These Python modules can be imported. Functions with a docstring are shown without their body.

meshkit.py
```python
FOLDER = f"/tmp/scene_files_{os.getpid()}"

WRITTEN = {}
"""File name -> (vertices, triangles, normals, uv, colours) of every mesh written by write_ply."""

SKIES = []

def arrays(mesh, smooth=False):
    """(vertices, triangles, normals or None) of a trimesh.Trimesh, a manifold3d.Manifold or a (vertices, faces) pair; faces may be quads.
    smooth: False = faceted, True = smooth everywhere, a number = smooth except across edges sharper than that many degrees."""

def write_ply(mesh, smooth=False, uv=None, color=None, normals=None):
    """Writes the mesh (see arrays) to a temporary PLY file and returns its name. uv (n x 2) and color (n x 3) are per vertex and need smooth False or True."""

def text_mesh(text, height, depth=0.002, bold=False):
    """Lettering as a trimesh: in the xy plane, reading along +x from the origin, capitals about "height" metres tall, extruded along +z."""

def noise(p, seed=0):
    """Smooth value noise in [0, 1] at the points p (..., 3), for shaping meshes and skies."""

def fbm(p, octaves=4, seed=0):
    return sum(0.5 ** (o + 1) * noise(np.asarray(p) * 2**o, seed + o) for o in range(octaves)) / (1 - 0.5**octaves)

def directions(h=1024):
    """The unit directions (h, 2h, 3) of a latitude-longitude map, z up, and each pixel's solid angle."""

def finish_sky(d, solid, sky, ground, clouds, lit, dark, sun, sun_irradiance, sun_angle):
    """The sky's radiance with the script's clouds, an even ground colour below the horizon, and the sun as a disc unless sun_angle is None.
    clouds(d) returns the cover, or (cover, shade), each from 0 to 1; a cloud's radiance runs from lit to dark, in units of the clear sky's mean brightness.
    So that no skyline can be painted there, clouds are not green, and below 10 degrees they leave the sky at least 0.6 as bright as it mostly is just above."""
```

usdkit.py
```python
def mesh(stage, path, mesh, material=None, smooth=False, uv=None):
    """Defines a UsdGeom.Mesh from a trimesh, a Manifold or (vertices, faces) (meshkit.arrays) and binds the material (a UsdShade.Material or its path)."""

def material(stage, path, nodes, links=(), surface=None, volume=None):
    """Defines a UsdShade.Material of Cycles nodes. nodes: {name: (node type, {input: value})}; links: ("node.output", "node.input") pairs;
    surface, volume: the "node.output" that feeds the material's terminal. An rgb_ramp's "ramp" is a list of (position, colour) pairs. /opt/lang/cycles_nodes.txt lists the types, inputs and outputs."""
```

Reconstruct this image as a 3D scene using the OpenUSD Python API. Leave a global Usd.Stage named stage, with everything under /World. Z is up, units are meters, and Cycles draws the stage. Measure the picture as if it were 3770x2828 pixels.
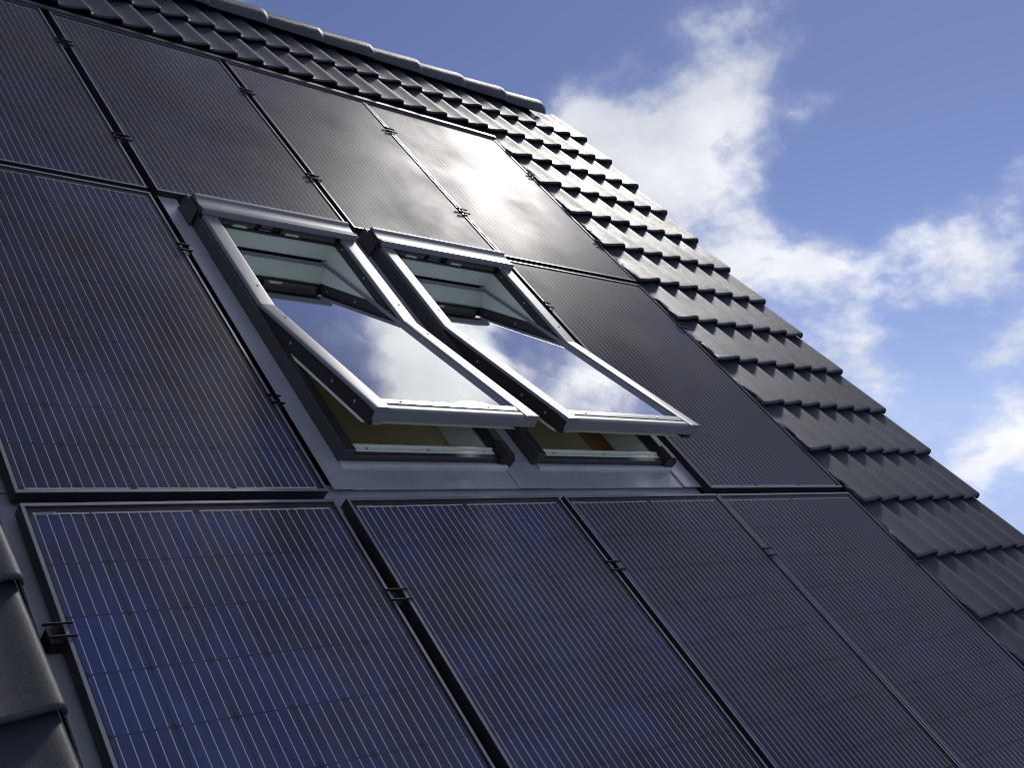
import math
import numpy as np
import trimesh
from trimesh.creation import extrude_polygon
from shapely.geometry import Polygon
import meshkit
import usdkit
from pxr import Usd, UsdGeom, UsdLux, UsdShade, Gf, Sdf

stage = Usd.Stage.CreateInMemory()
UsdGeom.SetStageUpAxis(stage, UsdGeom.Tokens.z)
UsdGeom.SetStageMetersPerUnit(stage, 1.0)
WORLD = UsdGeom.Xform.Define(stage, "/World")
UsdGeom.Scope.Define(stage, "/World/Looks")
SLOPE = math.radians(50.0)
CS, SN = math.cos(SLOPE), math.sin(SLOPE)
Z0 = 5.0            # height of the roof frame's origin above the ground


def to_world(u, v, w):
    """Roof frame (u along the eaves, v up the slope, w out of the roof) to world."""
    return np.array([u, CS * v - SN * w, SN * v + CS * w + Z0])


def dir_world(d):
    d = np.array(d, float)
    return np.array([d[0], CS * d[1] - SN * d[2], SN * d[1] + CS * d[2]])


# ------------------------------------------------------------------ camera
F_PX, IMG_W = 4100.638, 3770.0
CX, CY = 1417.64, 1238.09
ROT = np.array([2.1141291528352557, -0.2823498260125764, 0.8304221022122795])
TR = np.array([-0.9202227171764198, 0.3894294425284832, 2.775158119301096])
_th = np.linalg.norm(ROT)
_k = ROT / _th
_K = np.array([[0, -_k[2], _k[1]], [_k[2], 0, -_k[0]], [-_k[1], _k[0], 0]])
RM = np.eye(3) + math.sin(_th) * _K + (1 - math.cos(_th)) * _K @ _K     # rows: right, down, forward
EYE = to_world(*(-RM.T @ TR))
RIGHT, DOWN, FWD = dir_world(RM[0]), dir_world(RM[1]), dir_world(RM[2])
cam = UsdGeom.Camera.Define(stage, "/World/camera")
m = Gf.Matrix4d(*RIGHT, 0, *(-DOWN), 0, *(-FWD), 0, *EYE, 1)
cam.AddTransformOp().Set(m)
cam.CreateHorizontalApertureAttr(36.0)
cam.CreateVerticalApertureAttr(36.0 * 769 / 1024)
cam.CreateFocalLengthAttr(36.0 * F_PX / IMG_W)
cam.CreateHorizontalApertureOffsetAttr((IMG_W / 2 - CX) / IMG_W * 36.0)
cam.CreateVerticalApertureOffsetAttr(-(1414.0 - CY) / IMG_W * 36.0)
cam.CreateClippingRangeAttr(Gf.Vec2f(0.05, 5000))
cam.CreateExposureAttr(1.2)


# ------------------------------------------------------------------ sun and sky
SUN = dir_world((0.70, 0.67, 0.25))
SUN /= np.linalg.norm(SUN)
SUN_EL, SUN_ROT = math.asin(SUN[2]), math.atan2(SUN[0], SUN[1])
sun = UsdLux.DistantLight.Define(stage, "/World/sun")
zax = SUN
xax = np.cross([0, 0, 1.0], zax)
xax /= np.linalg.norm(xax)
yax = np.cross(zax, xax)
sun.AddTransformOp().Set(Gf.Matrix4d(*xax, 0, *yax, 0, *zax, 0, 0, 0, 30, 1))
sun.CreateIntensityAttr(0.19)
sun.CreateAngleAttr(10.0)
sun.CreateColorAttr(Gf.Vec3f(1.0, 0.965, 0.92))
sun.CreateNormalizeAttr(True)


def pix_dir(x, y):
    """World direction of a bearing, measured on the 2212 pixel wide view: where a cloud or painted glow stands in the sky."""
    k = IMG_W / 2212.0
    d = RIGHT * ((x * k - CX) / F_PX) + DOWN * ((y * k - CY) / F_PX) + FWD
    return d / np.linalg.norm(d)


def sky_material():
    nodes = {
        "tc": ("texture_coordinate", {}),
        "sky": ("sky_texture", {"sky_type": "single_scattering", "sun_disc": False, "sun_elevation": SUN_EL, "sun_rotation": SUN_ROT,
                                "air_density": 0.7, "aerosol_density": 0.08, "ozone_density": 3.0, "altitude": 100.0}),
        "tint": ("mix_color", {"blend_type": "multiply", "fac": 1.0, "b": SKY_TINT, "use_clamp": False}),
        "sep": ("separate_xyz", {}),
        "zs": ("math", {"math_type": "maximum", "value2": 0.09}),
        "sv": ("combine_xyz", {}),
        "zp": ("math", {"math_type": "add", "value2": 0.55}),
        "zz": ("math", {"math_type": "maximum", "value2": 0.35}),
        "px": ("math", {"math_type": "divide"}),
        "py": ("math", {"math_type": "divide"}),
        "pv": ("combine_xyz", {"z": 0.7}),
        "n1": ("noise_texture", {"scale": 7.5, "detail": 10.0, "roughness": 0.57, "distortion": 0.08}),
        "n2": ("noise_texture", {"scale": 1.6, "detail": 3.0, "roughness": 0.5}),
        "n3": ("noise_texture", {"scale": 5.0, "detail": 5.0, "roughness": 0.5}),
        "n1s": ("math", {"math_type": "multiply", "value2": 2.5}),
        "n2s": ("math", {"math_type": "multiply_add", "value2": 0.7, "value3": 0.0}),
        "cov": ("rgb_ramp", {"ramp": [(0.0, (0, 0, 0)), (0.14, (0.02,) * 3), (0.30, (0.13,) * 3), (0.48, (0.48,) * 3), (0.66, (0.85,) * 3), (1.0, (0.97,) * 3)]}),
        "thr": ("map_range", {"from_min": 1.36, "from_max": 2.36, "to_min": 0.0, "to_max": 1.0, "clamp": True}),
        "lit": ("rgb_ramp", {"ramp": [(0.0, CLOUD_DARK), (0.35, CLOUD_DARK), (0.62, CLOUD_LIT), (1.0, CLOUD_LIT)]}),
        "mix": ("mix_color", {"blend_type": "mix", "use_clamp": False}),
        "bg": ("background_shader", {"strength": 0.14}),
    }
    links = [("sky.color", "tint.a"), ("tc.generated", "sep.vector"), ("sep.z", "zs.value1"), ("sep.x", "sv.x"), ("sep.y", "sv.y"), ("zs.value", "sv.z"), ("sv.vector", "sky.vector"), ("sep.z", "zp.value1"), ("zp.value", "zz.value1"), ("sep.x", "px.value1"), ("zz.value", "px.value2"),
             ("sep.y", "py.value1"), ("zz.value", "py.value2"), ("px.value", "pv.x"), ("py.value", "pv.y"),
             ("pv.vector", "n1.vector"), ("pv.vector", "n2.vector"), ("pv.vector", "n3.vector"), ("n1.fac", "n1s.value1"), ("n2.fac", "n2s.value1"), ("n1s.value", "n2s.value3")]
    last = "n2s.value"
    for i, (x, y, rad, amp) in enumerate(CLOUDS_AND_GLOW):
        d = pix_dir(x, y)
        k = 1.0 / (1 - math.cos(math.radians(rad)))
        nodes[f"d{i}"] = ("normal", {"direction": d})
        nodes[f"e{i}"] = ("math", {"math_type": "subtract", "value2": 1.0})
        nodes[f"f{i}"] = ("math", {"math_type": "multiply", "value2": k})
        nodes[f"g{i}"] = ("math", {"math_type": "exponent"})
        nodes[f"h{i}"] = ("math", {"math_type": "multiply_add", "value2": amp})
        links += [("tc.generated", f"d{i}.normal"), (f"d{i}.dot", f"e{i}.value1"), (f"e{i}.value", f"f{i}.value1"), (f"f{i}.value", f"g{i}.value1"),
                  (f"g{i}.value", f"h{i}.value1"), (last, f"h{i}.value3")]
        last = f"h{i}.value"
    links += [(last, "thr.value"), ("thr.result", "cov.fac"), ("n3.fac", "lit.fac"), ("tint.result", "mix.a"), ("lit.color", "mix.b"), ("cov.color", "mix.fac"), ("mix.result", "bg.color")]
    return usdkit.material(stage, "/World/Looks/sky", nodes, links, surface="bg.background")


SKY_TINT = (0.280, 0.238, 0.268)
CLOUD_LIT, CLOUD_DARK = (3.45, 3.45, 3.47), (2.2, 2.3, 2.5)
# bearing of a cloud's or painted glow's middle, its angular radius in degrees, how much it thickens the cover there
CLOUDS_AND_GLOW = [(1500, 310, 3.4, 0.42), (1620, 260, 2.6, 0.34), (1430, 120, 2.6, 0.12), (1530, 60, 2.4, 0.12), (1790, 220, 1.8, 0.18), (1265, 300, 2.4, 0.9), (1290, 260, 6.0, 0.22), (1430, 400, 3.0, 0.42), (1560, 470, 2.6, 0.36), (1720, 330, 2.2, 0.14),  # the pair by the roof edge paints the sun's glow as cloud
          (1640, 560, 3.0, 0.40), (1790, 560, 2.4, 0.26), (1960, 610, 2.6, 0.30), (1880, 710, 2.0, 0.26), (2110, 510, 2.2, 0.16), (2200, 420, 2.4, 0.16), (2150, 730, 2.0, 0.20), (1900, 860, 1.3, 0.36), (2050, 985, 2.0, 0.30), (2190, 930, 2.0, 0.14),
          (1960, 180, 7.0, -0.55), (1740, 400, 2.2, -0.40), (1930, 420, 3.6, -0.42), (1000, 60, 9.0, -0.7), (2010, 840, 3.0, -0.45), (1180, 40, 5.0, -0.3), (1740, 690, 1.6, -0.3),
          (1570, -760, 3.8, 0.7), (1900, -480, 3.2, 0.6), (1400, -890, 2.6, -0.3)]
dome = UsdLux.DomeLight.Define(stage, "/World/sky")
dome.CreateIntensityAttr(1.0)
UsdShade.MaterialBindingAPI.Apply(dome.GetPrim()).Bind(sky_material())
dome.GetPrim().SetCustomDataByKey("kind", "structure")


# ------------------------------------------------------------------ materials
def mat(name, nodes, links=(), surface="p.BSDF"):
    return usdkit.material(stage, "/World/Looks/" + name, nodes, links, surface=surface)


def plain(name, color, rough=0.5, metallic=0.0, spec=0.5, var=0.15, scale=6.0, bump=0.0, bscale=300.0, coat=0.0):
    """One colour that a noise in world space varies a little, with a fine relief."""
    c = np.array(color, float)
    nodes = {"g": ("geometry", {}), "n": ("noise_texture", {"scale": scale, "detail": 5.0, "roughness": 0.6}),
             "r": ("rgb_ramp", {"ramp": [(0.3, tuple(c * (1 - var))), (0.7, tuple(c * (1 + var)))]}),
             "rr": ("map_range", {"from_min": 0.3, "from_max": 0.7, "to_min": rough * 0.85, "to_max": min(1, rough * 1.2)}),
             "p": ("principled_bsdf", {"metallic": metallic, "specular_ior_level": spec, "coat_weight": coat})}
    links = [("g.position", "n.vector"), ("n.fac", "r.fac"), ("r.color", "p.base_color"), ("n.fac", "rr.value"), ("rr.result", "p.roughness")]
    if bump:
        nodes["bn"] = ("noise_texture", {"scale": bscale, "detail": 3.0, "roughness": 0.6})
        nodes["b"] = ("bump", {"strength": bump, "distance": 0.002})
        links += [("g.position", "bn.vector"), ("bn.fac", "b.height"), ("b.normal", "p.normal")]
    return mat(name, nodes, links)


def sheet_material(name, c, rough):
    """Coated sheet metal: slightly wavy, with dull water marks and fine scuffs."""
    c = np.array(c, float)
    nodes = {"g": ("geometry", {}), "n": ("noise_texture", {"scale": 4.0, "detail": 6.0, "roughness": 0.62}), "w": ("noise_texture", {"scale": 5.5, "detail": 1.0, "roughness": 0.4}),
             "mp": ("mapping", {"scale": (5.0, 4.0, 4.0)}), "sc": ("noise_texture", {"scale": 3.0, "detail": 5.0, "roughness": 0.7}),
             "r": ("rgb_ramp", {"ramp": [(0.30, tuple(c * 0.84)), (0.52, tuple(c)), (0.70, tuple(c * 1.12))]}), "rr": ("map_range", {"from_min": 0.3, "from_max": 0.7, "to_min": rough * 0.85, "to_max": rough * 1.25}),
             "b": ("bump", {"strength": 0.6, "distance": 0.004}), "p": ("principled_bsdf", {"specular_ior_level": 0.6})}
    links = [("g.position", "n.vector"), ("g.position", "w.vector"), ("n.fac", "r.fac"), ("r.color", "p.base_color"), ("g.position", "mp.vector"), ("mp.vector", "sc.vector"), ("sc.fac", "rr.value"),
             ("rr.result", "p.roughness"), ("w.fac", "b.height"), ("b.normal", "p.normal")]
    return mat(name, nodes, links)


def tile_material():
    nodes = {"g": ("geometry", {}), "oi": ("object_info", {}),
             "n": ("noise_texture", {"scale": 2.6, "detail": 9.0, "roughness": 0.72}),
             "st": ("mapping", {"scale": (14.0, 1.6, 1.6)}),
             "ns": ("noise_texture", {"scale": 3.0, "detail": 4.0, "roughness": 0.6}),
             "add": ("math", {"math_type": "multiply_add", "value2": 0.5}),
             "half": ("math", {"math_type": "multiply", "value2": 0.5}),
             "r": ("rgb_ramp", {"ramp": [(0.30, (0.027, 0.029, 0.036)), (0.5, (0.036, 0.039, 0.047)), (0.72, (0.052, 0.055, 0.065))]}),
             "tone": ("map_range", {"from_min": 0.0, "from_max": 1.0, "to_min": 0.78, "to_max": 1.22}),
             "tc": ("combine_xyz", {}),
             "mul": ("mix_color", {"blend_type": "multiply", "fac": 1.0, "use_clamp": False}),
             "sp": ("noise_texture", {"scale": 95.0, "detail": 2.0, "roughness": 0.5}),
             "spm": ("noise_texture", {"scale": 4.0, "detail": 3.0, "roughness": 0.6}),
             "spr": ("rgb_ramp", {"ramp": [(0.0, (0, 0, 0)), (0.70, (0, 0, 0)), (0.76, (1, 1, 1))]}),
             "spmr": ("rgb_ramp", {"ramp": [(0.40, (0, 0, 0)), (0.60, (0.8, 0.8, 0.8))]}),
             "spx": ("mix_color", {"blend_type": "multiply", "fac": 1.0}),
             "dirt": ("mix_color", {"blend_type": "mix", "b": (0.20, 0.19, 0.18)}),
             "bn": ("noise_texture", {"scale": 380.0, "detail": 3.0, "roughness": 0.65}),
             "bl": ("noise_texture", {"scale": 30.0, "detail": 3.0, "roughness": 0.5}),
             "bs": ("math", {"math_type": "multiply_add", "value2": 0.6}),
             "b": ("bump", {"strength": 0.6, "distance": 0.002}),
             "rr": ("map_range", {"from_min": 0.3, "from_max": 0.7, "to_min": 0.36, "to_max": 0.52}),
             "p": ("principled_bsdf", {"specular_ior_level": 0.38})}
    links = [("g.position", "n.vector"), ("g.position", "st.vector"), ("st.vector", "ns.vector"), ("n.fac", "half.value1"), ("ns.fac", "add.value1"), ("half.value", "add.value3"), ("add.value", "r.fac"),
             ("oi.random", "tone.value"), ("tone.result", "tc.x"), ("tone.result", "tc.y"), ("tone.result", "tc.z"), ("r.color", "mul.a"), ("tc.vector", "mul.b"),
             ("g.position", "sp.vector"), ("g.position", "spm.vector"), ("sp.fac", "spr.fac"), ("spm.fac", "spmr.fac"), ("spr.color", "spx.a"), ("spmr.color", "spx.b"),
             ("mul.result", "dirt.a"), ("spx.result", "dirt.fac"), ("dirt.result", "p.base_color"),
             ("g.position", "bn.vector"), ("g.position", "bl.vector"), ("bl.fac", "bs.value1"), ("bn.fac", "bs.value3"), ("bs.value", "b.height"), ("b.normal", "p.normal"),
             ("n.fac", "rr.value"), ("rr.result", "p.roughness")]
    return mat("roof_tile", nodes, links)


def cell_material(name="solar_cell"):
    """Monocrystalline cells: an anti-reflection coat that turns from navy when seen steeply to purple brown when seen at a slant, with sky reflections painted in as drifts of tone."""
    nodes = {"g": ("geometry", {}), "oi": ("object_info", {}), "lw": ("layer_weight", {"blend": 0.5}),
             "n": ("noise_texture", {"scale": 0.8, "detail": 3.0, "roughness": 0.5}), "v": ("noise_texture", {"scale": 5.5, "detail": 2.0, "roughness": 0.5}),
             "a": ("math", {"math_type": "multiply_add", "value2": 0.42}), "h": ("math", {"math_type": "multiply", "value2": 0.58}),
             "ns": ("map_range", {"from_min": 0.36, "from_max": 0.62, "to_min": 0.22, "to_max": -0.24, "clamp": True}),  # drifts that put blurred sky reflections into the cell colour
             "s": ("math", {"math_type": "add"}),
             "r": ("rgb_ramp", {"ramp": [(0.10, (0.039, 0.0676, 0.2405)), (0.34, (0.0299, 0.0442, 0.1534)), (0.50, (0.026, 0.0286, 0.0806)), (0.62, (0.0273, 0.0234, 0.0442)), (0.73, (0.0286, 0.0215, 0.026)), (0.85, (0.0312, 0.0221, 0.0182))]}),
             "t": ("map_range", {"from_min": 0.0, "from_max": 1.0, "to_min": 0.85, "to_max": 1.15}), "tc": ("combine_xyz", {}),
             "mul": ("mix_color", {"blend_type": "multiply", "fac": 1.0, "use_clamp": False}), "p": ("principled_bsdf", {"roughness": 0.42, "specular_ior_level": 0.3})}
    links = [("g.position", "n.vector"), ("g.position", "v.vector"), ("n.fac", "h.value1"), ("v.fac", "a.value1"), ("h.value", "a.value3"), ("a.value", "ns.value"), ("ns.result", "s.value1"), ("lw.facing", "s.value2"),
             ("s.value", "r.fac"), ("oi.random", "t.value"), ("t.result", "tc.x"), ("t.result", "tc.y"), ("t.result", "tc.z"), ("r.color", "mul.a"), ("tc.vector", "mul.b"), ("mul.result", "p.base_color")]
    return mat(name, nodes, links)


def pane_material(name, ior, floor, rough, tint, gloss=(1, 1, 1), bump=0.0, top=1.0):
    """Window or panel glass: see-through, mixed with a reflection that grows towards grazing."""
    nodes = {"g": ("geometry", {}), "f": ("fresnel", {"IOR": ior}), "fm": ("map_range", {"from_min": 0.0, "from_max": top, "to_min": floor, "to_max": 1.0, "clamp": True}),
             "t": ("transparent_bsdf", {"color": tint}), "gl": ("glossy_bsdf", {"color": gloss, "roughness": rough, "distribution": "ggx"}), "m": ("mix_closure", {})}
    links = [("f.fac", "fm.value"), ("fm.result", "m.fac"), ("t.BSDF", "m.closure1"), ("gl.BSDF", "m.closure2")]
    if not bump:                                            # float glass under load is never quite flat
        nodes["wn"] = ("noise_texture", {"scale": 2.4, "detail": 1.0})
        nodes["wb"] = ("bump", {"strength": 0.5, "distance": 0.0035})
        links += [("g.position", "wn.vector"), ("wn.fac", "wb.height"), ("wb.normal", "gl.normal")]
    if bump:
        nodes["bn"] = ("noise_texture", {"scale": 420.0, "detail": 2.0})
        nodes["b"] = ("bump", {"strength": bump, "distance": 0.001})
        nodes["sm"] = ("noise_texture", {"scale": 1.7, "detail": 4.0, "roughness": 0.6})
        nodes["smr"] = ("map_range", {"from_min": 0.35, "from_max": 0.7, "to_min": rough * 0.8, "to_max": rough * 1.5})
        links += [("g.position", "bn.vector"), ("bn.fac", "b.height"), ("b.normal", "gl.normal"), ("g.position", "sm.vector"), ("sm.fac", "smr.value"), ("smr.result", "gl.roughness")]
    return mat(name, nodes, links, surface="m.closure")


def panel_glass_material():
    """Lightly textured solar glass, not quite flat, with a thin film of dust and rain streaks that also paints in a warm haze."""
    nodes = {"f": ("fresnel", {"IOR": 1.25}), "t": ("transparent_bsdf", {"color": (0.96, 0.97, 0.98)}), "g1": ("glossy_bsdf", {"color": (0.48, 0.47, 0.465), "roughness": 0.35, "distribution": "ggx"}),
             "m1": ("mix_closure", {}), "m2": ("mix_closure", {}), "g": ("geometry", {}), "d": ("diffuse_bsdf", {"color": (0.52, 0.47, 0.42)}),  # d: dust colour, doubling as a warm veil that lifts the blacks
             "sm": ("noise_texture", {"scale": 1.7, "detail": 5.0, "roughness": 0.6}), "smr": ("map_range", {"from_min": 0.35, "from_max": 0.7, "to_min": 0.30, "to_max": 0.46}),
             "mp": ("mapping", {"scale": (16.0, 1.2, 1.2)}), "ds": ("noise_texture", {"scale": 1.6, "detail": 6.0, "roughness": 0.65}), "dl": ("noise_texture", {"scale": 0.8, "detail": 4.0, "roughness": 0.6}),
             "dm": ("math", {"math_type": "multiply"}), "dr": ("map_range", {"from_min": 0.14, "from_max": 0.40, "to_min": 0.004, "to_max": 0.030, "clamp": True}),
             "bn": ("noise_texture", {"scale": 3.2, "detail": 2.0, "roughness": 0.5}), "bm": ("bump", {"strength": 0.5, "distance": 0.004})}
    links = [("g.position", "sm.vector"), ("sm.fac", "smr.value"), ("smr.result", "g1.roughness"), ("f.fac", "m1.fac"), ("t.BSDF", "m1.closure1"), ("g1.BSDF", "m1.closure2"),
             ("g.position", "mp.vector"), ("mp.vector", "ds.vector"), ("g.position", "dl.vector"), ("ds.fac", "dm.value1"), ("dl.fac", "dm.value2"), ("dm.value", "dr.value"), ("dr.result", "m2.fac"),
             ("m1.closure", "m2.closure1"), ("d.BSDF", "m2.closure2"), ("g.position", "bn.vector"), ("bn.fac", "bm.height"), ("bm.normal", "g1.normal")]
    return mat("panel_glass", nodes, links, surface="m2.closure")


def pine_material():
    nodes = {"tc": ("texture_coordinate", {}), "mp": ("mapping", {"scale": (40.0, 2.0, 14.0)}), "n": ("noise_texture", {"scale": 2.0, "detail": 6.0, "roughness": 0.6, "distortion": 0.6}),
             "r": ("rgb_ramp", {"ramp": [(0.3, (0.42, 0.22, 0.075)), (0.55, (0.55, 0.31, 0.11)), (0.72, (0.62, 0.38, 0.16))]}),
             "p": ("principled_bsdf", {"roughness": 0.5})}
    return mat("pine", nodes, [("tc.object", "mp.vector"), ("mp.vector", "n.vector"), ("n.fac", "r.fac"), ("r.color", "p.base_color")])


M = {
    "tile": tile_material(),
    "cell": cell_material(),
    "backsheet": plain("backsheet", (0.006, 0.0065, 0.011), 0.5, spec=0.3, var=0.1),
    "busbar": plain("busbar", (0.96, 0.95, 0.95), 0.42, metallic=0.85, var=0.04),
    "label": plain("label", (0.75, 0.75, 0.76), 0.6, var=0.03),
    "ink": plain("ink", (0.03, 0.03, 0.03), 0.6, var=0.05),
    "panel_glass": panel_glass_material(),
    "window_glass": pane_material("window_glass", 1.52, 0.06, 0.003, (0.92, 0.97, 0.95), gloss=(0.95, 0.97, 0.97), top=0.24),
    "black_alu": plain("black_aluminium", (0.013, 0.013, 0.014), 0.40, spec=0.4, var=0.12, scale=9.0),  # darkened so that the shade on the frame sides is in the colour
    "lit_alu": plain("lit_aluminium", (0.16, 0.163, 0.178), 0.30, spec=0.7, var=0.15, scale=9.0, bump=0.05, bscale=500),  # paler copy for the frame tops: sunlight put into the colour
    "black": plain("black_coated_steel", (0.006, 0.006, 0.006), 0.5, spec=0.3, var=0.2),
    "clad": plain("grey_cladding", (0.18, 0.181, 0.192), 0.36, spec=0.5, var=0.05, scale=3.0, bump=0.03, bscale=700),
    "clad_dark": plain("dark_cladding", (0.032, 0.031, 0.031), 0.42, var=0.10),
    "flash": sheet_material("flashing_sheet", (0.40, 0.40, 0.42), 0.27),
    "white": plain("cream_paint", (0.77, 0.80, 0.66), 0.35, var=0.04),
    "gasket": plain("grey_gasket", (0.20, 0.20, 0.215), 0.4, var=0.08),
    "rubber": plain("black_rubber", (0.012, 0.011, 0.010), 0.5, var=0.15),
    "foam": plain("grey_foam", (0.16, 0.155, 0.16), 0.9, var=0.25, scale=260.0, bump=0.4, bscale=500),
    "steel": plain("zinc_steel", (0.45, 0.45, 0.46), 0.35, metallic=0.8, var=0.1),
    "olive": plain("olive_lining", (0.88, 0.78, 0.44), 0.6, var=0.06, scale=2.0),
    "pine": pine_material(),
    "deck": plain("roof_underlay", (0.006, 0.006, 0.0065), 0.8, var=0.2),
    "wall": plain("render_wall", (0.55, 0.52, 0.47), 0.85, var=0.08, scale=3.0, bump=0.3, bscale=120),
    "ground": plain("grass_ground", (0.07, 0.09, 0.04), 0.95, var=0.35, scale=1.5, bump=0.5, bscale=20),
}

# ------------------------------------------------------------------ helpers
_taken = {}


def numbered(parent, name):
    n = _taken.get((parent, name), -1) + 1
    _taken[(parent, name)] = n
    return name if n == 0 else f"{name}_{n:03d}"


def tag(prim, label=None, cat=None, group=None, kind=None):
    for key, val in (("label", label), ("category", cat), ("group", group), ("kind", kind)):
        if val:
            prim.SetCustomDataByKey(key, val)
    return prim


def roof_matrix(u, v, w):
    return Gf.Matrix4d(1, 0, 0, 0, 0, CS, SN, 0, 0, -SN, CS, 0, *to_world(u, v, w), 1)


def thing(name, label, cat, at=(0, 0, 0), group=None):
    p = "/World/" + numbered("/World", name)
    x = UsdGeom.Xform.Define(stage, p)
    x.AddTransformOp().Set(roof_matrix(*at))
    return tag(x.GetPrim(), label, cat, group)


def part(name, mesh, material, parent, smooth=False, label=None, kind=None):
    base = str(parent.GetPath())
    p = base + "/" + numbered(base, name)
    g = usdkit.mesh(stage, p, mesh, M[material], smooth=smooth)
    return tag(g.GetPrim(), label, None, None, kind)


def seat(at, k):
    """How a panel sits: a fraction of a degree off the common plane."""
    r = np.random.default_rng(40 + k)
    ax, ay = r.uniform(-0.0022, 0.0022, 2)
    local = Gf.Matrix4d(1, 0, ay, 0, 0, 1, ax, 0, -ay, -ax, 1, 0, 0, 0, 0, 1)
    local.Orthonormalize()
    return local * roof_matrix(*at)


def dup(src, at, label, group=None, matrix=None):
    p = "/World/" + numbered("/World", src.GetName().rstrip("0123456789").rstrip("_"))
    x = UsdGeom.Xform.Define(stage, p)
    x.GetPrim().GetReferences().AddInternalReference(src.GetPath())
    x.MakeMatrixXform().Set(matrix or roof_matrix(*at))
    x.GetPrim().SetInstanceable(True)
    return tag(x.GetPrim(), label, src.GetCustomDataByKey("category"), group or src.GetCustomDataByKey("group"))


def box(x0, x1, y0, y1, z0, z1):
    return trimesh.creation.box(bounds=[[x0, y0, z0], [x1, y1, z1]])


def cbox(x0, x1, y0, y1, z0, z1, c=0.0015):
    """Box with chamfered edges."""
    lo, hi = np.array([x0, y0, z0]), np.array([x1, y1, z1])
    c = min(c, *(0.45 * (hi - lo)))
    pts = []
    for sx in (0, 1):
        for sy in (0, 1):
            for sz in (0, 1):
                s = np.array([sx, sy, sz])
                p = np.where(s == 0, lo, hi)
                inn = np.where(s == 0, c, -c)
                for k in range(3):
                    d = inn.copy()
                    d[k] = 0
                    pts.append(p + d)
    return trimesh.convex.convex_hull(np.array(pts))


def cat_(*ms):
    return trimesh.util.concatenate(list(ms))


def prism_u(profile, u0, u1):
    """A (v, w) outline extruded along u."""
    g = extrude_polygon(Polygon(profile).buffer(0), u1 - u0, engine="earcut")
    g.vertices = np.column_stack([u0 + g.vertices[:, 2], g.vertices[:, 0], g.vertices[:, 1]])
    if g.volume < 0:
        g.invert()
    return g


def prism_v(profile, v0, v1):
    """A (u, w) outline extruded along v."""
    g = extrude_polygon(Polygon(profile).buffer(0), v1 - v0, engine="earcut")
    g.vertices = np.column_stack([g.vertices[:, 0], v0 + g.vertices[:, 2], g.vertices[:, 1]])
    if g.volume < 0:
        g.invert()
    return g


def prism_w(profile, w0, w1):
    """A (u, v) outline extruded along w."""
    g = extrude_polygon(Polygon(profile).buffer(0), w1 - w0, engine="earcut")
    g.vertices[:, 2] += w0
    return g


def screw(x, y, z, r=0.004, axis=2):
    c = trimesh.creation.cylinder(radius=r, height=0.003, sections=10)
    h = trimesh.creation.cylinder(radius=r * 0.4, height=0.0036, sections=6)
    g = cat_(c)
    if axis == 0:
        g.vertices = g.vertices[:, [2, 0, 1]]
    if axis == 1:
        g.vertices = g.vertices[:, [0, 2, 1]]
    g.vertices += [x, y, z]
    return g


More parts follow.
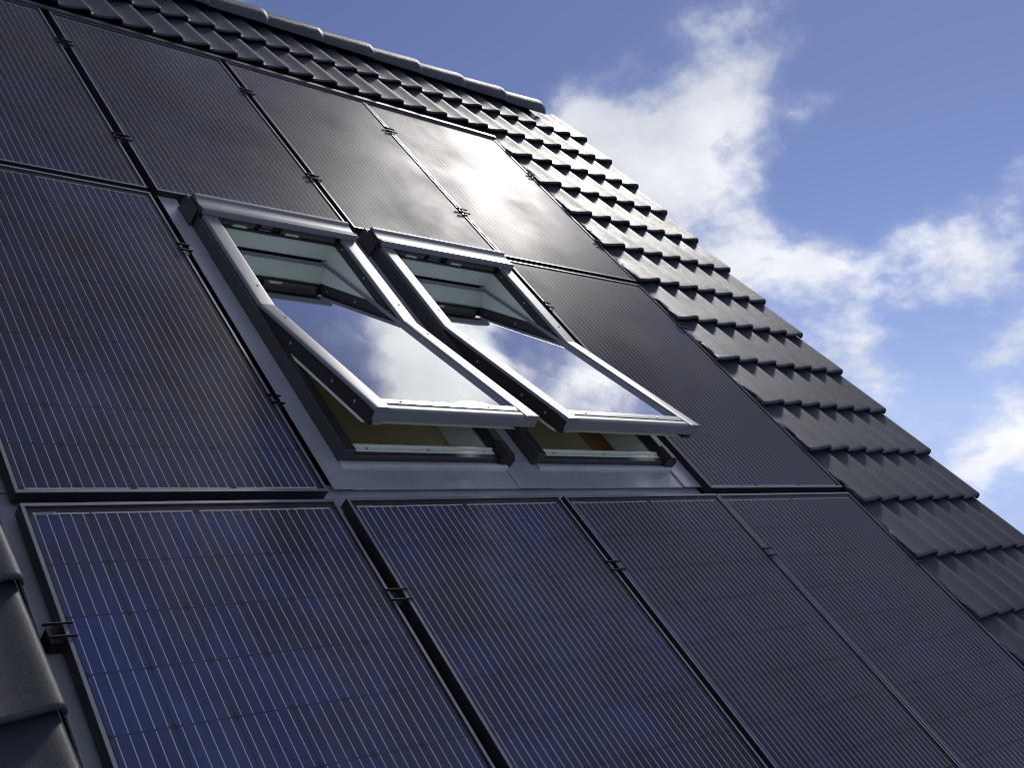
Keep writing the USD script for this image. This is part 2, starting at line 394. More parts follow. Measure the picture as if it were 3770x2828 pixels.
# ------------------------------------------------------------------ ground
# the house stands on a rise: one sheet that is level around it and falls gently away to the far distance
rad = np.array([0.0, 15, 30, 60, 120, 250, 500, 1000, 2000, 4000])
drop = np.array([0.0, 0, 0.6, 4, 13, 32, 68, 140, 285, 575])
na = 64
V = [[0, 0, 0]] + [[r * math.cos(2 * math.pi * k / na), r * math.sin(2 * math.pi * k / na), -d] for r, d in zip(rad[1:], drop[1:]) for k in range(na)]
F = [[0, 1 + k, 1 + (k + 1) % na] for k in range(na)]
for i in range(len(rad) - 2):
    for k in range(na):
        a, b = 1 + i * na + k, 1 + i * na + (k + 1) % na
        F += [[a, a + na, b + na], [a, b + na, b]]
g = usdkit.mesh(stage, "/World/ground", trimesh.Trimesh(V, F, process=False), M["ground"], smooth=True)
tag(g.GetPrim(), kind="structure")

# ------------------------------------------------------------------ layout of the panel field (roof frame, metres)
PW, PW4 = 0.99, 1.147
COLS = [0.0, PW + 0.0450, 2 * PW + 0.0787, 3 * PW + 0.0893]
HM, HT = 1.6588, 1.6089
VB, VM, VT = -0.0364 - 1.66, 0.0, HM + 0.0308
W1, W2 = (1.128, 0.797), (2.062, 0.876)       # left edge and width of the two roof windows
FV0, FV1 = 0.155, 1.600

# ------------------------------------------------------------------ house: deck, tiles, ridge, walls, room
house = thing("house", "house with a steep dark tiled roof that carries solar panels and two windows", "house")


def deck_mesh(w0, w1):
    """The sloping deck with an opening under each window."""
    o = [(W1[0] + 0.02, W1[0] + W1[1] - 0.02), (W2[0] + 0.02, W2[0] + W2[1] - 0.02)]
    va, vb = FV0 + 0.03, FV1 - 0.03
    u0, u1, v0, v1 = -3.2, 5.40, -3.2, 4.10
    return cat_(box(u0, u1, v0, va, w0, w1), box(u0, u1, vb, v1, w0, w1), box(u0, o[0][0], va, vb, w0, w1), box(o[0][1], o[1][0], va, vb, w0, w1), box(o[1][1], u1, va, vb, w0, w1))


roof = part("roof", deck_mesh(-0.20, -0.10), "deck", house)

rng = np.random.default_rng(7)
TH = 0.022          # thickness of a tile


def wave(x):
    """Height of the tile's cross-section over one wave, x from 0 to 1: pan that rises slowly to a rounded roll, then a steep fall."""
    return 0.025 * np.interp(x, [0, .08, .18, .28, .40, .52, .62, .70, .78, .85, .90, .94, .97, 1.0], [0, .01, .05, .13, .28, .47, .66, .82, .95, 1.0, .95, .72, .36, 0.0])


def tile_mesh(width, waves=2, length=0.43, jag=0.0, seed=0):
    """A double-roll concrete tile: local u from 0, nose at v = 0, rounded nose, open hollow underneath."""
    r = np.random.default_rng(seed)
    xs = np.concatenate([np.array([0, .08, .18, .28, .40, .52, .62, .70, .78, .85, .90, .94, .97]) + k for k in range(waves)] + [[waves]])
    h = wave(np.mod(xs, 1.0))
    h[-1] = 0.003
    us = xs / waves * width
    slope = -0.105
    prof = []                                               # (v, offset of the skin from the top surface): over the nose from the top face to the underside
    for vv in (length, 0.30, 0.16, 0.05):
        prof.append((vv, 0.0))
    for a in np.linspace(90, -90, 7):
        t = math.radians(a)
        prof.append((0.012 - 0.013 * math.cos(t), -0.5 * TH + 0.5 * TH * math.sin(t)))
    prof += [(0.06, -TH), (length, -TH)]
    rows = []
    for vv, off in prof:
        ju = us.copy()
        if jag:
            n = meshkit.noise(np.column_stack([[vv * 26.0 + seed * 3.1, 0.3, off * 60]]), seed)[0]
            n2 = meshkit.noise(np.column_stack([[vv * 9.0 + seed, 2.3, 0.0]]), seed)[0]
            ju[:3] = ju[:3] + jag * (0.6 * n + 0.9 * n2) * np.array([1, .6, .25])
        z = 0.020 + slope * vv + h + off
        rows.append(np.column_stack([ju, np.full(len(ju), vv), z]))
    P = np.array(rows)
    nr, nc = P.shape[:2]
    V = P.reshape(-1, 3)
    F = []
    for i in range(nr - 1):
        for j in range(nc - 1):
            a, b, c, d = i * nc + j, i * nc + j + 1, (i + 1) * nc + j + 1, (i + 1) * nc + j
            F += [[a, d, c], [a, c, b]]
    base = len(V)
    side = []
    half = 4 + 3
    for j, flip in ((0, False), (nc - 1, True)):           # close the two sides
        for i in range(half - 0):
            a, b = i * nc + j, (i + 1) * nc + j
            c, d = (nr - 1 - i) * nc + j, (nr - 2 - i) * nc + j
            if i < nr - 2 - i:
                q = [[a, b, d], [a, d, c]]
                side += [t[::-1] for t in q] if flip else q
    F += side
    mesh = trimesh.Trimesh(V, F, process=False)
    return mesh


def jag_tile_mesh(width, seed):
    """A tile sawn off along its left edge: one wave wide, the edge broken unevenly."""
    t = tile_mesh(width, 1, jag=0.0, seed=seed)
    t = t.subdivide_to_size(0.035)
    v = t.vertices.copy()
    left = np.clip(1 - v[:, 0] / 0.03, 0, 1)
    p = np.column_stack([v[:, 1] * 38 + seed * 7.7, v[:, 2] * 30, np.zeros(len(v))])
    p2 = np.column_stack([v[:, 1] * 11 + seed * 3.3, v[:, 2] * 0, np.zeros(len(v)) + 4])
    v[:, 0] += left * (0.022 * meshkit.noise(p, 3) + 0.030 * meshkit.noise(p2, 5) - 0.020)
    v[:, 2] -= left * 0.008 * meshkit.noise(p, 8)
    t.vertices = v
    return t


def place(mesh, u, v, w=0.0, ru=0.0, rw=0.0):
    g = mesh.copy()
    c, s = math.cos(rw), math.sin(rw)
    x, y = g.vertices[:, 0].copy(), g.vertices[:, 1].copy()
    g.vertices[:, 0], g.vertices[:, 1] = c * x - s * y, s * x + c * y
    g.vertices[:, 2] += ru * g.vertices[:, 1]
    g.vertices += [u, v, w]
    return g


# column boundaries along the eaves (one wave each) and the tile courses
UG = [1.105 + 0.178 * k for k in range(-14, 13)] + [3.241 + 0.196 * k for k in range(1, 6)] + [4.221 + 0.1965 * k for k in range(1, 8)]
I0 = 14                                                     # index of u = 1.105
RIGHT_ROWS = [-1.55, -1.19, -0.83, -0.47, -0.111, 0.25, 0.606, 0.968, 1.329, 1.689, 2.045, 2.395, 2.745, 3.09, 3.43, 3.765]


def jit():
    return dict(w=rng.uniform(-0.002, 0.002), ru=rng.uniform(-0.004, 0.004), rw=rng.uniform(-0.003, 0.003))


def top_row(v, u):
    return v + max(0.0, (u - 2.9)) * 0.026


for i, v in enumerate(RIGHT_ROWS):
    j0 = I0 + 18                                            # right of the panel field: one sawn tile, then three whole ones to the verge
    if v < 3.2:
        part("roof_tile", place(jag_tile_mesh(UG[j0] - 4.221 + 0.004, 20 + i), 4.221, v + rng.uniform(-.003, .003), **jit()), "tile", roof, smooth=38)
    for k in range(3):
        a, b = UG[j0 + 2 * k], UG[j0 + 2 * k + 2]
        part("roof_tile", place(tile_mesh(b - a + 0.004, seed=k), a, v + rng.uniform(-.004, .004), **jit()), "tile", roof, smooth=38)
for r, v in enumerate((3.375, 3.722)):                      # the two courses above the panels, up to the ridge
    for j in range(2, I0 + 18, 2):
        a, b = UG[j], UG[j + 2]
        part("roof_tile", place(tile_mesh(b - a + 0.004, seed=j), a, top_row(v, 0.5 * (a + b)) + rng.uniform(-.004, .004), **jit()), "tile", roof, smooth=38)
LEFT_ROWS = [-0.655 + 0.352 * k for k in range(-3, 11)]
for v in LEFT_ROWS:                                         # left of the panel field
    for k in range(2):
        a = -0.068 - 0.356 * (k + 1)
        part("roof_tile", place(tile_mesh(0.358, seed=k), a, v + rng.uniform(-.004, .004), **jit()), "tile", roof, smooth=38)

_f = to_world(0, 4.02, 0.07)
RIDGE_Y, RIDGE_Z = _f[1] + 0.119, _f[2] - Z0


def ridge_mesh(length, r=0.122):
    """A half-round ridge tile along u, its right end rounded off over the next one, in the roof frame."""
    xs = [0.0, 0.25 * length, 0.6 * length, length - 0.05, length - 0.03, length - 0.015, length - 0.004, length]
    ks = [0.85, 0.89, 0.945, 1.0, 0.99, 0.965, 0.92, 0.86]
    ang = np.radians(np.linspace(-14, 194, 19))
    outer, inner = [], []
    for x, k in zip(xs, ks):
        outer.append(np.column_stack([np.full(len(ang), x), -r * k * np.cos(ang), r * k * np.sin(ang)]))
    for x, k in zip(xs[::-1], ks[::-1]):
        inner.append(np.column_stack([np.full(len(ang), x), -(r * k - 0.018) * np.cos(ang), (r * k - 0.018) * np.sin(ang)]))
    P = np.array(outer + inner)
    P = np.concatenate([P, P[:1]])
    nr, nc = P.shape[:2]
    V, F = P.reshape(-1, 3), []
    for i in range(nr - 1):
        for j in range(nc - 1):
            a, b, c, d = i * nc + j, i * nc + j + 1, (i + 1) * nc + j + 1, (i + 1) * nc + j
            F += [[a, b, c], [a, c, d]]
    n = len(xs)
    for i in range(n - 1):                                  # the two long lower edges
        for j, fl in ((0, False), (nc - 1, True)):
            a, b, c, d = i * nc + j, (i + 1) * nc + j, (2 * n - 2 - i) * nc + j, (2 * n - 1 - i) * nc + j
            q = [[a, b, c], [a, c, d]]
            F += [t[::-1] for t in q] if fl else q
    return trimesh.Trimesh(V, F, process=False)


def world_to_roof(p):
    p = np.asarray(p, float)
    y, z = p[:, 1], p[:, 2]
    return np.column_stack([p[:, 0], CS * y + SN * z, CS * z - SN * y])


for k in range(-11, 7):
    end = 2.675 + 0.4365 * k
    if end > 5.35 or end < -2.2:
        continue
    g = ridge_mesh(0.49)
    g.vertices += [end - 0.49, RIDGE_Y + rng.uniform(-.003, .003), RIDGE_Z + rng.uniform(-.003, .003)]
    g.vertices = world_to_roof(g.vertices)
    part("ridge_tile", g, "tile", roof, smooth=40)

# the far slope, gable walls and eaves walls of the house, built where they stand below the roof
def section(pts, u0, u1):
    """An outline in the vertical plane (y, z above the roof frame's origin) extruded along the house."""
    return prism_u(world_to_roof(np.array([[0, y, z] for y, z in pts]))[:, 1:], u0, u1)


RY = RIDGE_Y + 0.02
RT = RIDGE_Z - 0.02
EY, EZ = to_world(0, -3.2, -0.2)[1], to_world(0, -3.2, -0.2)[2] - Z0
BY = 2 * RY - EY
part("back_roof", section([(RY, RT), (BY, EZ + 0.14), (BY, EZ), (RY, RT - 0.2)], -3.2, 5.40), "deck", house)
for u0 in (-3.05, 5.10):
    part("gable_wall", section([(EY + 0.5, -5.0), (BY - 0.5, -5.0), (BY - 0.5, EZ + 0.35), (RY, RT - 0.42), (EY + 0.5, EZ + 0.35)], u0, u0 + 0.22), "wall", house)
for y0 in (EY + 0.5, BY - 0.72):
    part("wall", section([(y0, -5.0), (y0 + .22, -5.0), (y0 + .22, EZ + 0.3), (y0, EZ + 0.3)], -2.83, 5.1), "wall", house)
part("attic_wall", section([(2.3, -2.6), (2.42, -2.6), (2.42, 2.2), (2.3, 2.2)], -2.8, 5.09), "olive", house)
part("attic_floor", section([(EY + .8, -2.6), (2.29, -2.6), (2.29, -2.45), (EY + .8, -2.45)], -2.8, 5.09), "pine", house)


# ------------------------------------------------------------------ solar panels
def panel(w, h, at, label, group="solar panels on the roof"):
    t = thing("solar_panel", label, "solar panel", at, group)
    fr, d = 0.0105, 0.040
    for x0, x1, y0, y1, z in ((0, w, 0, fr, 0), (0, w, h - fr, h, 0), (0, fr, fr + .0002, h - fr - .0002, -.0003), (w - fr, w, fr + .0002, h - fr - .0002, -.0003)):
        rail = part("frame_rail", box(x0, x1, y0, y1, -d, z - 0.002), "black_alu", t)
        part("lip", cbox(x0, x1, y0, y1, z - 0.002, z, 0.0008), "lit_alu", rail)  # sunlit top of the rail, painted lighter than its shaded sides
    zb, zc, zr, zg = -0.0090, -0.0082, -0.0077, -0.0045
    part("backsheet", box(fr, w - fr, fr, h - fr, zb - 0.004, zb), "backsheet", t)
    mb, mt, mu = 0.0266, 0.0366, (w - 6 * 0.1596 * w / PW) / 2
    py, px = (h - mb - mt) / 10, (w - 2 * mu) / 6
    gx, gy, ch = 0.0012, 0.0008, 0.009
    for c in range(6):
        for r in range(10):
            x0, x1 = mu + c * px + gx, mu + (c + 1) * px - gx
            y0, y1 = mb + r * py + gy, mb + (r + 1) * py - gy
            pts = [(x0 + ch, y0), (x1 - ch, y0), (x1, y0 + ch), (x1, y1 - ch), (x1 - ch, y1), (x0 + ch, y1), (x0, y1 - ch), (x0, y0 + ch)]
            V = [(x, y, zc) for x, y in pts]
            part("cell", trimesh.Trimesh(V, [[0, i, i + 1] for i in range(1, 7)], process=False), "cell", t)
    bw = 0.0015
    for c in range(6):
        for k in range(5):
            x = mu + c * px + px * (k + 0.5) / 5
            q = []
            for r in range(10):
                y0, y1 = mb + r * py + (0.0024 if r else -0.004), mb + (r + 1) * py - (0.0024 if r < 9 else -0.004)
                V = [[x + bw * a, y, zr + 0.0005 * (1 - a * a)] for y in (y0, y1) for a in (-1, -0.6, -0.2, 0.2, 0.6, 1)]      # a slightly domed ribbon
                q.append(trimesh.Trimesh(V, [f for i in range(5) for f in ([i, i + 1, i + 7], [i, i + 7, i + 6])], process=False))
            part("busbar", cat_(*q), "busbar", t, smooth=True)
    e = px / 5 * 0.5
    for a, b in ((mu + e, mu + 2 * px - e * .6), (mu + 2 * px + e * .8, mu + 4 * px - e * .6), (mu + 4 * px + e * .8, mu + 6 * px - e)):
        part("connector_strip", box(a - .001, b, mb - 0.0085, mb - 0.0035, zr - .0004, zr + .0002), "busbar", t)
    for a, b in ((mu + e, mu + px + 0.2 * e), (mu + px + 0.5 * e, mu + 3 * px - e * .8), (mu + 3 * px + e * .6, mu + 5 * px), (mu + 5 * px + .3 * e, mu + 6 * px - e)):
        part("connector_strip", box(a, b, h - mt + 0.003, h - mt + 0.008, zr - .0004, zr + .0002), "busbar", t)
    lb = part("label", box(mu + e - .004, mu + e + 0.058, h - mt + 0.002, h - mt + 0.0105, zr + .0003, zr + .0006), "label", t)
    bars, x = [], mu + e + 0.004
    rr = np.random.default_rng(3)
    while x < mu + e + 0.048:
        bwid = rr.choice([0.0006, 0.0011, 0.0017])
        bars.append(box(x, x + bwid, h - mt + 0.0035, h - mt + 0.009, zr + .0006, zr + .0008))
        x += bwid + rr.choice([0.0007, 0.0012, 0.0018])
    part("printed_bar", cat_(*bars), "ink", lb, kind="stuff")
    part("glass", trimesh.Trimesh([[fr, fr, zg], [w - fr, fr, zg], [w - fr, h - fr, zg], [fr, h - fr, zg]], [[0, 1, 2], [0, 2, 3]], process=False), "panel_glass", t)
    return t


pA = panel(PW, 1.66, (COLS[0], VB, 0), "bluish solar panel at the left end of the bottom row, beside the black tiles")
dup(pA, (COLS[1], VB, 0), "solar panel of the bottom row below the left window's apron", matrix=seat((COLS[1], VB, 0), 1))
dup(pA, (COLS[2], VB, 0), "solar panel of the bottom row below the right window's apron", matrix=seat((COLS[2], VB, 0), 2))
dup(pA, (COLS[0], VM, 0), "large dark solar panel to the left of the two open roof windows", matrix=seat((COLS[0], VM, 0), 3))
pB = panel(PW4, 1.66, (COLS[3], VB, 0), "solar panel at the right end of the bottom row, against the tiles")
dup(pB, (COLS[3], VM, 0), "solar panel between the right open roof window and the tiles", matrix=seat((COLS[3], VM, 0), 4))
pC = panel(PW, HT, (COLS[0], VT, 0), "dark solar panel in the upper left corner, left end of the top row")
dup(pC, (COLS[1], VT, 0), "dark solar panel of the top row directly above the left open window", matrix=seat((COLS[1], VT, 0), 5))
dup(pC, (COLS[2], VT, 0), "greyish solar panel of the top row directly above the right open window", matrix=seat((COLS[2], VT, 0), 6))
panel(PW4, HT, (COLS[3], VT, 0), "solar panel at the right end of the top row, where ridge and side tiles meet")


# ------------------------------------------------------------------ clamps in the gaps
def arm(u0, u1):
    """One thin upright arm lying across two frames, hooked down at both ends."""
    o = [(u0, 0.004), (u0 + 0.006, 0.0005), (u0 + 0.012, 0.0005), (u0 + 0.014, 0.0012), (u1 - 0.014, 0.0012), (u1 - 0.006, 0.0005), (u1 - 0.001, 0.002), (u1, 0.006), (u1 - 0.003, 0.009), (u0 + 0.008, 0.011), (u0 + 0.001, 0.008)]
    return o


def clamp(u, v, label, l=0.045, r=0.042, gap=0.036, low=-0.06):
    t = thing("panel_clamp", label, "clamp", (u, v, 0), "black clamps in the panel gaps")
    for dv in (0.0, 0.036):
        part("arm", prism_v(arm(-l, r), dv - 0.0012, dv + 0.0012), "black", t)
    part("body", cbox(-gap / 2 + 0.006, gap / 2 - 0.006, -0.004, 0.040, low, -0.012, 0.001), "black", t)
    return t


GAPS = [COLS[0] + PW + 0.0225, COLS[1] + PW + 0.0168, COLS[2] + PW + 0.0053]
cl = [
    (GAPS[0], -0.436, "black clamp between the first and second panels of the bottom row"),
    (GAPS[1], -0.394, "black clamp between the second and third panels of the bottom row"),
    (GAPS[2], -0.386, "black clamp between the third and fourth panels of the bottom row"),
    (GAPS[0], VT + 1.235, "upper black clamp between the first and second panels of the top row"),
    (GAPS[0], VT + 0.375, "lower black clamp between the first and second panels of the top row"),
    (GAPS[1], VT + 1.235, "upper black clamp between the second and third panels of the top row"),
    (GAPS[1], VT + 0.395, "lower black clamp between the second and third panels of the top row"),
    (GAPS[2], VT + 1.235, "upper black clamp between the third and fourth panels of the top row"),
    (GAPS[2], VT + 0.385, "lower black clamp between the third and fourth panels of the top row"),
]
for u, v, lab in cl:
    clamp(u, v, lab)
RU = COLS[3] + PW4
clamp(0.99 + 0.014, 1.255, "upper black clamp on the panel edge left of the windows", r=0.016, gap=0.034, low=-0.04)
clamp(0.99 + 0.014, 0.395, "lower black clamp on the panel edge left of the windows", r=0.016, gap=0.034, low=-0.04)
clamp(COLS[3] - 0.012, 1.245, "black clamp on the panel edge right of the windows", l=0.018, gap=0.03)
clamp(-0.012, -0.452, "black clamp on the left edge of the bottom row beside the tiles", l=0.040, r=0.036, gap=0.06, low=-0.05)
clamp(RU + 0.008, 1.245, "black clamp where the panel right of the windows meets the tiles", r=0.022, gap=0.026)
clamp(RU + 0.008, -0.50, "black clamp where the bottom row meets the right-hand tiles", r=0.022, gap=0.026)
clamp(RU + 0.008, VT + 1.12, "upper black clamp where the top row meets the right-hand tiles", r=0.022, gap=0.026)
clamp(RU + 0.008, VT + 0.36, "lower black clamp where the top row meets the right-hand tiles", r=0.022, gap=0.026)

# ------------------------------------------------------------------ sheet-metal flashings of the panel field
t = thing("edge_flashing", "light grey sheet strip between the left tiles and the solar panels", "flashing", (0, 0, 0))
for a, b, k in ((-1.75, 0.052, 0), (0.055, 1.86, 0.002), (1.862, 3.36, 0.004)):
    part("sheet", cat_(cbox(-0.030, 0.05, a, b, -0.062 + k, -0.058 + k, 0.0008), cbox(-0.034, -0.030, a, b, -0.062 + k, -0.050 + k, 0.0008)), "flash", t)
t = thing("top_flashing", "narrow dark sheet strip along the top edge of the upper panels", "flashing", (0, VT + HT, 0))
part("sheet", prism_u([(-0.003, -0.002), (-0.003, 0.004), (0.004, 0.010), (0.030, 0.011), (0.042, 0.006), (0.10, -0.012), (0.20, -0.03), (0.20, -0.034), (0.10, -0.016), (0.04, 0.002), (0.004, 0.004)], -0.02, RU + 0.02), "black_alu", t, smooth=25)
t = thing("side_flashing", "dark sheet gutter under the sawn edges of the right-hand tiles", "flashing", (RU, 0, 0))
part("sheet", cbox(0.004, 0.10, -1.75, 3.34, -0.064, -0.060, 0.0008), "clad_dark", t)

# ------------------------------------------------------------------ flashing around the windows
WU = (COLS[0] + PW, COLS[3])
f = thing("window_flashing", "grey sheet-metal flashing around and below the two roof windows", "flashing")
FW = -0.034
x1a, x1b, x2a, x2b = W1[0] + 0.006, W1[0] + W1[1] - 0.004, W2[0] + 0.026, W2[0] + W2[1] + 0.010
part("base_plate", cbox(WU[0] + 0.004, WU[1] - 0.004, -0.14, 0.075, -0.058, -0.054, 0.0008), "flash", f)
for a, b in ((WU[0] + 0.057, x1a), (x1b - 0.012, x2a - 0.0), (x2b - 0.012, WU[1] - 0.002)):
    part("side_strip", cat_(cbox(a, b, 0.036, 1.30, FW - 0.001, FW + 0.004, 0.001), cbox(a, b, 1.296, 1.69, FW + 0.0035, FW + 0.006, 0.0008)), "flash", f)
for a, b in ((WU[0] - 0.012, WU[0] + 0.058), (WU[1] - 0.05, WU[1] + 0.006)):   # lower trough between strip and panel
    part("trough", cbox(a, b, 0.02, 1.69, -0.062, -0.0585, 0.0006), "flash", f)
for (u0, w), uR in ((W1, x1b), (W2, x2b)):
    a = u0 + (0.004 if u0 < 2 else 0.030)
    prof = [(0.040, FW - 0.007), (0.0395, FW - 0.003), (0.043, FW - 0.002), (0.118, FW - 0.002), (0.1265, FW - 0.003), (0.130, FW + 0.004), (0.138, FW + 0.012), (0.146, FW + 0.014), (0.153, FW + 0.013), (0.156, FW + 0.009), (0.156, FW - 0.007)]
    part("apron", prism_u(prof, a - 0.002, uR - 0.008), "flash", f, smooth=35)


# ------------------------------------------------------------------ roof windows
TH_S = math.radians(12.9)
PV, PZ = 0.905, 0.036


def sash_tf(g):
    """From the closed sash (u, s up from the pivot, n outwards) to its tilted position."""
    v, n = g.vertices[:, 1].copy(), g.vertices[:, 2].copy()
    c, s = math.cos(TH_S), math.sin(TH_S)
    g.vertices[:, 1] = PV + v * c + n * s
    g.vertices[:, 2] = PZ - v * s + n * c
    return g


def window(u0, W, label, pine):
    t = thing("roof_window", label, "roof window", (u0, 0, 0), "open roof windows")
    e = 0.0
    # fixed frame: dark clad outside, cream paint inside
    for x0, x1, xi0, xi1 in ((0.0, 0.046, 0.046, 0.066), (W - 0.046, W, W - 0.066, W - 0.046)):
        part("frame_rail", cbox(x0, x1, FV0, FV1 - 0.005, -0.13, 0.026, 0.002), "clad_dark", t)
        part("inner_frame", cbox(xi0, xi1, FV0 + 0.03, FV1 - 0.02, -0.14, -0.022, 0.002), "white", t)
        # clad inner edge over the paint in the upper half
        part("frame_edge", cbox(xi0 - 0.0, xi1 + (0.004 if x0 == 0 else 0.0) - (0.0 if x0 == 0 else -0.0), PV + 0.01, FV1 - 0.03, -0.0215, 0.027, 0.0015), "clad_dark", t)
    part("bottom_rail", cbox(0.0462, W - 0.0462, FV0 + 0.0005, FV0 + 0.022, -0.13, 0.001, 0.002), "clad_dark", t)
    part("sill", cbox(0.0664, W - 0.0664, FV0 + 0.0222, FV0 + 0.044, -0.13, 0.002, 0.0015), "white", t)
    part("sill_lip", cbox(0.0664, W - 0.0664, FV0 + 0.0442, FV0 + 0.052, -0.13, 0.007, 0.001), "white", t)
    for k in (0.12, 0.40, 0.68):
        part("screw", screw(k * W / 0.797, FV0 + 0.033, 0.0032, 0.005), "steel", t)
    part("top_rail", cbox(0.0462, W - 0.0462, 1.5485, FV1 - 0.006, -0.14, 0.040, 0.002), "clad_dark", t)
    part("inner_frame", cbox(0.0664, W - 0.0664, 1.516, 1.548, -0.10, -0.017, 0.002), "white", t)
    part("seal_strip", cbox(0.0664, W - 0.0664, 1.510, 1.5478, -0.0165, -0.006, 0.001), "rubber", t)
    # insulation blocks with the latch between them
    xs = [0.075, 0.135, 0.165, 0.295 * W / 0.797, 0.43 * W / 0.797, 0.60 * W / 0.797, W - 0.075]
    for i in range(6):
        if i == 3:
            lt = part("latch", cbox(xs[i] + 0.002, xs[i + 1] - 0.002, 1.526, 1.5478, -0.0055, 0.036, 0.002), "rubber", t)
            part("latch_plate", cbox(xs[i] + 0.03, xs[i + 1] - 0.045, 1.520, 1.5255, 0.004, 0.030, 0.002), "gasket", lt)
            part("latch_bar", cbox(xs[i] + 0.02, xs[i + 1] - 0.05, 1.514, 1.5195, -0.003, 0.001, 0.001), "steel", lt)
        else:
            part("insulation_block", cbox(xs[i] + 0.0012, xs[i + 1] - 0.0012, 1.516, 1.5478, -0.0055, 0.036, 0.0015), "foam", t)
    for a in (0.185, 0.45):
        part("clip", prism_v([(a * W / .797, -0.005), (a * W / .797 + 0.075, -0.005), (a * W / .797 + 0.065, 0.006), (a * W / .797 + 0.008, 0.006)], 1.511, 1.5155), "white", t)
    part("screw", screw(W - 0.105, 1.5145, 0.016, 0.008, axis=1), "steel", t)
    # hood over the upper end
    hood = [(1.600, -0.030), (1.600, 0.060), (1.5975, 0.067), (1.592, 0.0715), (1.584, 0.0725), (1.577, 0.070), (1.572, 0.0635), (1.568, 0.0615), (1.563, 0.0640), (1.550, 0.0615), (1.530, 0.0605), (1.510, 0.0635), (1.498, 0.068),
            (1.490, 0.0685), (1.4845, 0.065), (1.4815, 0.058), (1.481, 0.044), (1.4845, 0.0405), (1.4875, 0.044), (1.489, 0.056), (1.545, 0.054), (1.5495, 0.042), (1.5995, 0.042)]
    part("hood", prism_u(hood, 0.006, W - 0.002), "clad", t, smooth=30)
    part("hood_end", cbox(0.0, 0.0055, 1.490, 1.596, 0.0265, 0.062, 0.002), "clad_dark", t)
    part("side_plate", prism_u([(1.492, -0.0335), (1.492, 0.044), (1.496, 0.050), (1.612, 0.050), (1.614, -0.010), (1.622, -0.024), (1.634, -0.0335)], -0.016, -0.012), "clad_dark", t)
    # covers of the upper half belong to the frame
    for x0, x1 in ((0.014, 0.082), (W - 0.080, W - 0.006)):
        o = [(x0, 0.027), (x0, 0.036), (x0 + 0.002, 0.0405), (x0 + 0.008, 0.042), (x1 - 0.006, 0.042), (x1 - 0.002, 0.0405), (x1, 0.037), (x1, 0.027)]
        part("upper_cover", prism_v(o, PV + 0.002, 1.4835), "clad", t, smooth=35)
        part("screw", screw(0.5 * (x0 + x1) + 0.012, PV + 0.12, 0.0425, 0.005), "clad", t)
    for v in (1.46, 1.25, 1.02):
        part("screw", screw(W - 0.0672, v, 0.004, 0.006, axis=0), "steel", t)
    part("corner_cap", prism_v([(W - 0.062, -0.010), (W - 0.062, 0.020), (W - 0.045, 0.036), (W - 0.010, 0.032), (W + 0.006, 0.010), (W + 0.012, 0.008), (W + 0.012, -0.028), (W - 0.03, -0.028)], FV0 - 0.012, FV0 + 0.062), "rubber", t)
    # lining of the opening below the frame
    lin = "olive"
    part("lining", cbox(0.020, 0.032, FV0 + 0.03, FV1 - 0.03, -0.75, -0.142, 0.001), lin, t)
    part("lining", cbox(W - 0.032, W - 0.020, FV0 + 0.03, FV1 - 0.03, -0.75, -0.2455, 0.001), lin, t)
    part("lining", cbox(W - 0.034, W - 0.020, FV0 + 0.03, FV1 - 0.03, -0.245, -0.142, 0.001), "pine" if pine else lin, t, label="pine board lining the right side of the opening" if pine else None)
    part("lining", cbox(0.033, W - 0.033, FV1 - 0.05, FV1 - 0.036, -0.75, -0.142, 0.001), lin, t)
    part("lining", cbox(0.033, W - 0.033, FV0 + 0.036, FV0 + 0.05, -0.75, -0.142, 0.001), lin, t)
    # ---- the tilted sash
    SB, ST = -0.772, 0.612
    c0, c1 = 0.014, 0.082
    cover = lambda a, b: [(a, -0.006), (a, 0.001), (a + 0.003, 0.0055), (a + 0.012, 0.0075), (b - 0.012, 0.0075), (b - 0.003, 0.0055), (b, 0.002), (b, -0.006)]
    bp = [(SB, -0.041), (SB, -0.006), (SB + 0.002, -0.001), (SB + 0.007, 0.0025), (SB + 0.018, 0.0035), (SB + 0.030, 0.002), (SB + 0.038, -0.0015), (SB + 0.040, -0.0015), (SB + 0.0405, 0.0025), (SB + 0.066, 0.0045), (SB + 0.072, 0.003), (SB + 0.072, -0.004), (SB + 0.045, -0.010), (SB + 0.003, -0.012), (SB + 0.003, -0.041)]
    sash = part("sash", sash_tf(prism_u(bp, c0 + 0.004, W - 0.010)), "clad", t, smooth=35)
    for a, b in ((c0, c1), (W - 0.080, W - 0.006)):
        g = prism_v(cover(a, b), SB - 0.002, -0.002)
        part("lower_cover", sash_tf(g), "clad", sash, smooth=35)
    part("side_rail", sash_tf(cbox(0.022, 0.070, SB + 0.012, -0.02, -0.066, -0.0065, 0.002)), "rubber", sash)
    part("side_rail", sash_tf(cbox(W - 0.070, W - 0.022, SB + 0.012, -0.02, -0.066, -0.0065, 0.002)), "rubber", sash)
    part("bottom_rail", sash_tf(cbox(0.0704, W - 0.0704, SB + 0.040, SB + 0.074, -0.066, -0.0125, 0.002)), "white", sash)
    part("inner_rail", sash_tf(cbox(0.026, W - 0.026, SB + 0.046, SB + 0.066, -0.078, -0.0665, 0.002)), "white", sash)
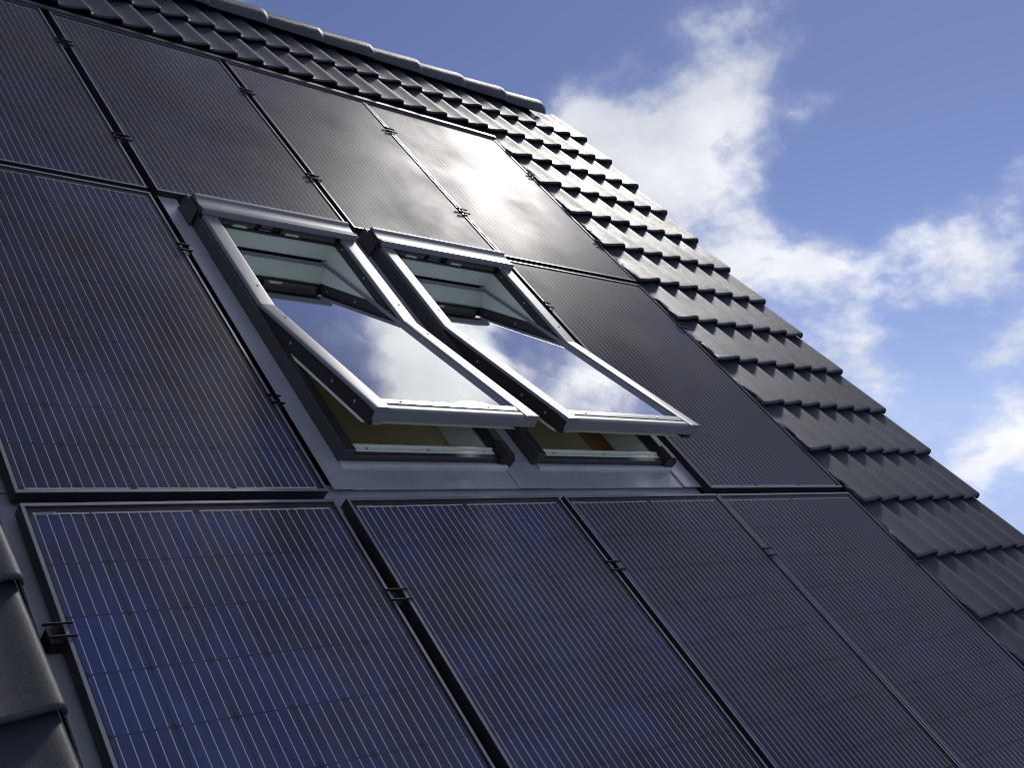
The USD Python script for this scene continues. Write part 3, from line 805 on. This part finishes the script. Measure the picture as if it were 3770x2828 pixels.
    for x0, x1 in ((0.026, 0.076), (W - 0.076, W - 0.026)):
        part("inner_rail", sash_tf(cbox(x0, x1, SB + 0.0665, -0.03, -0.079, -0.0665, 0.002)), "white", sash)
    g0, g1 = 0.0745, W - 0.0745
    for x0, x1 in ((g0, 0.115), (W - 0.115, g1)):
        part("inner_rail", sash_tf(cbox(x0, x1, SB + 0.0745, ST - 0.003, -0.062, -0.0135, 0.002)), "white", sash)
    part("top_rail", sash_tf(cbox(0.1153, W - 0.1153, ST - 0.05, ST - 0.003, -0.062, -0.0135, 0.002)), "white", sash)
    # gaskets round the pane
    part("gasket", sash_tf(prism_u([(ST - 0.016, -0.013), (ST - 0.016, -0.007), (ST - 0.011, -0.004), (ST - 0.008, -0.007), (ST - 0.005, -0.003), (ST, -0.004), (ST, -0.013)], g0, g1)), "gasket", sash)
    for x0, x1 in ((g0, g0 + 0.014), (g1 - 0.014, g1)):
        part("gasket", sash_tf(prism_v([(x0, -0.013), (x0, -0.006), (x0 + 0.004, -0.003), (x0 + 0.007, -0.006), (x0 + 0.010, -0.003), (x1, -0.006), (x1, -0.013)], SB + 0.074, ST - 0.0162)), "gasket", sash)
    gz = -0.0105
    part("glass", sash_tf(trimesh.Trimesh([[g0 + .012, SB + 0.073, gz], [g1 - .012, SB + 0.073, gz], [g1 - .012, ST - 0.014, gz], [g0 + .012, ST - 0.014, gz]], [[0, 1, 2], [0, 2, 3]], process=False)), "window_glass", sash)
    for k in (0.2, 0.72):
        part("screw", sash_tf(screw(k * W, SB + 0.054, 0.0045, 0.0045)), "steel", sash)
    for x in (0.06, W - 0.035):
        part("screw", sash_tf(screw(x, -0.11, 0.0082, 0.005)), "clad", sash)
    for s in (-0.24, -0.52, -0.66):
        part("screw", sash_tf(screw(0.0215, s, -0.035, 0.006, axis=0)), "steel", sash)
    part("corner_block", sash_tf(cbox(0.030, 0.066, SB + 0.0005, SB + 0.0118, -0.060, -0.0125, 0.002)), "gasket", sash)
    return t


window(W1[0], W1[1], "left open roof window, nearer the large left panel, olive inside", False)
window(W2[0], W2[1], "right open roof window, showing an orange pine board inside", True)
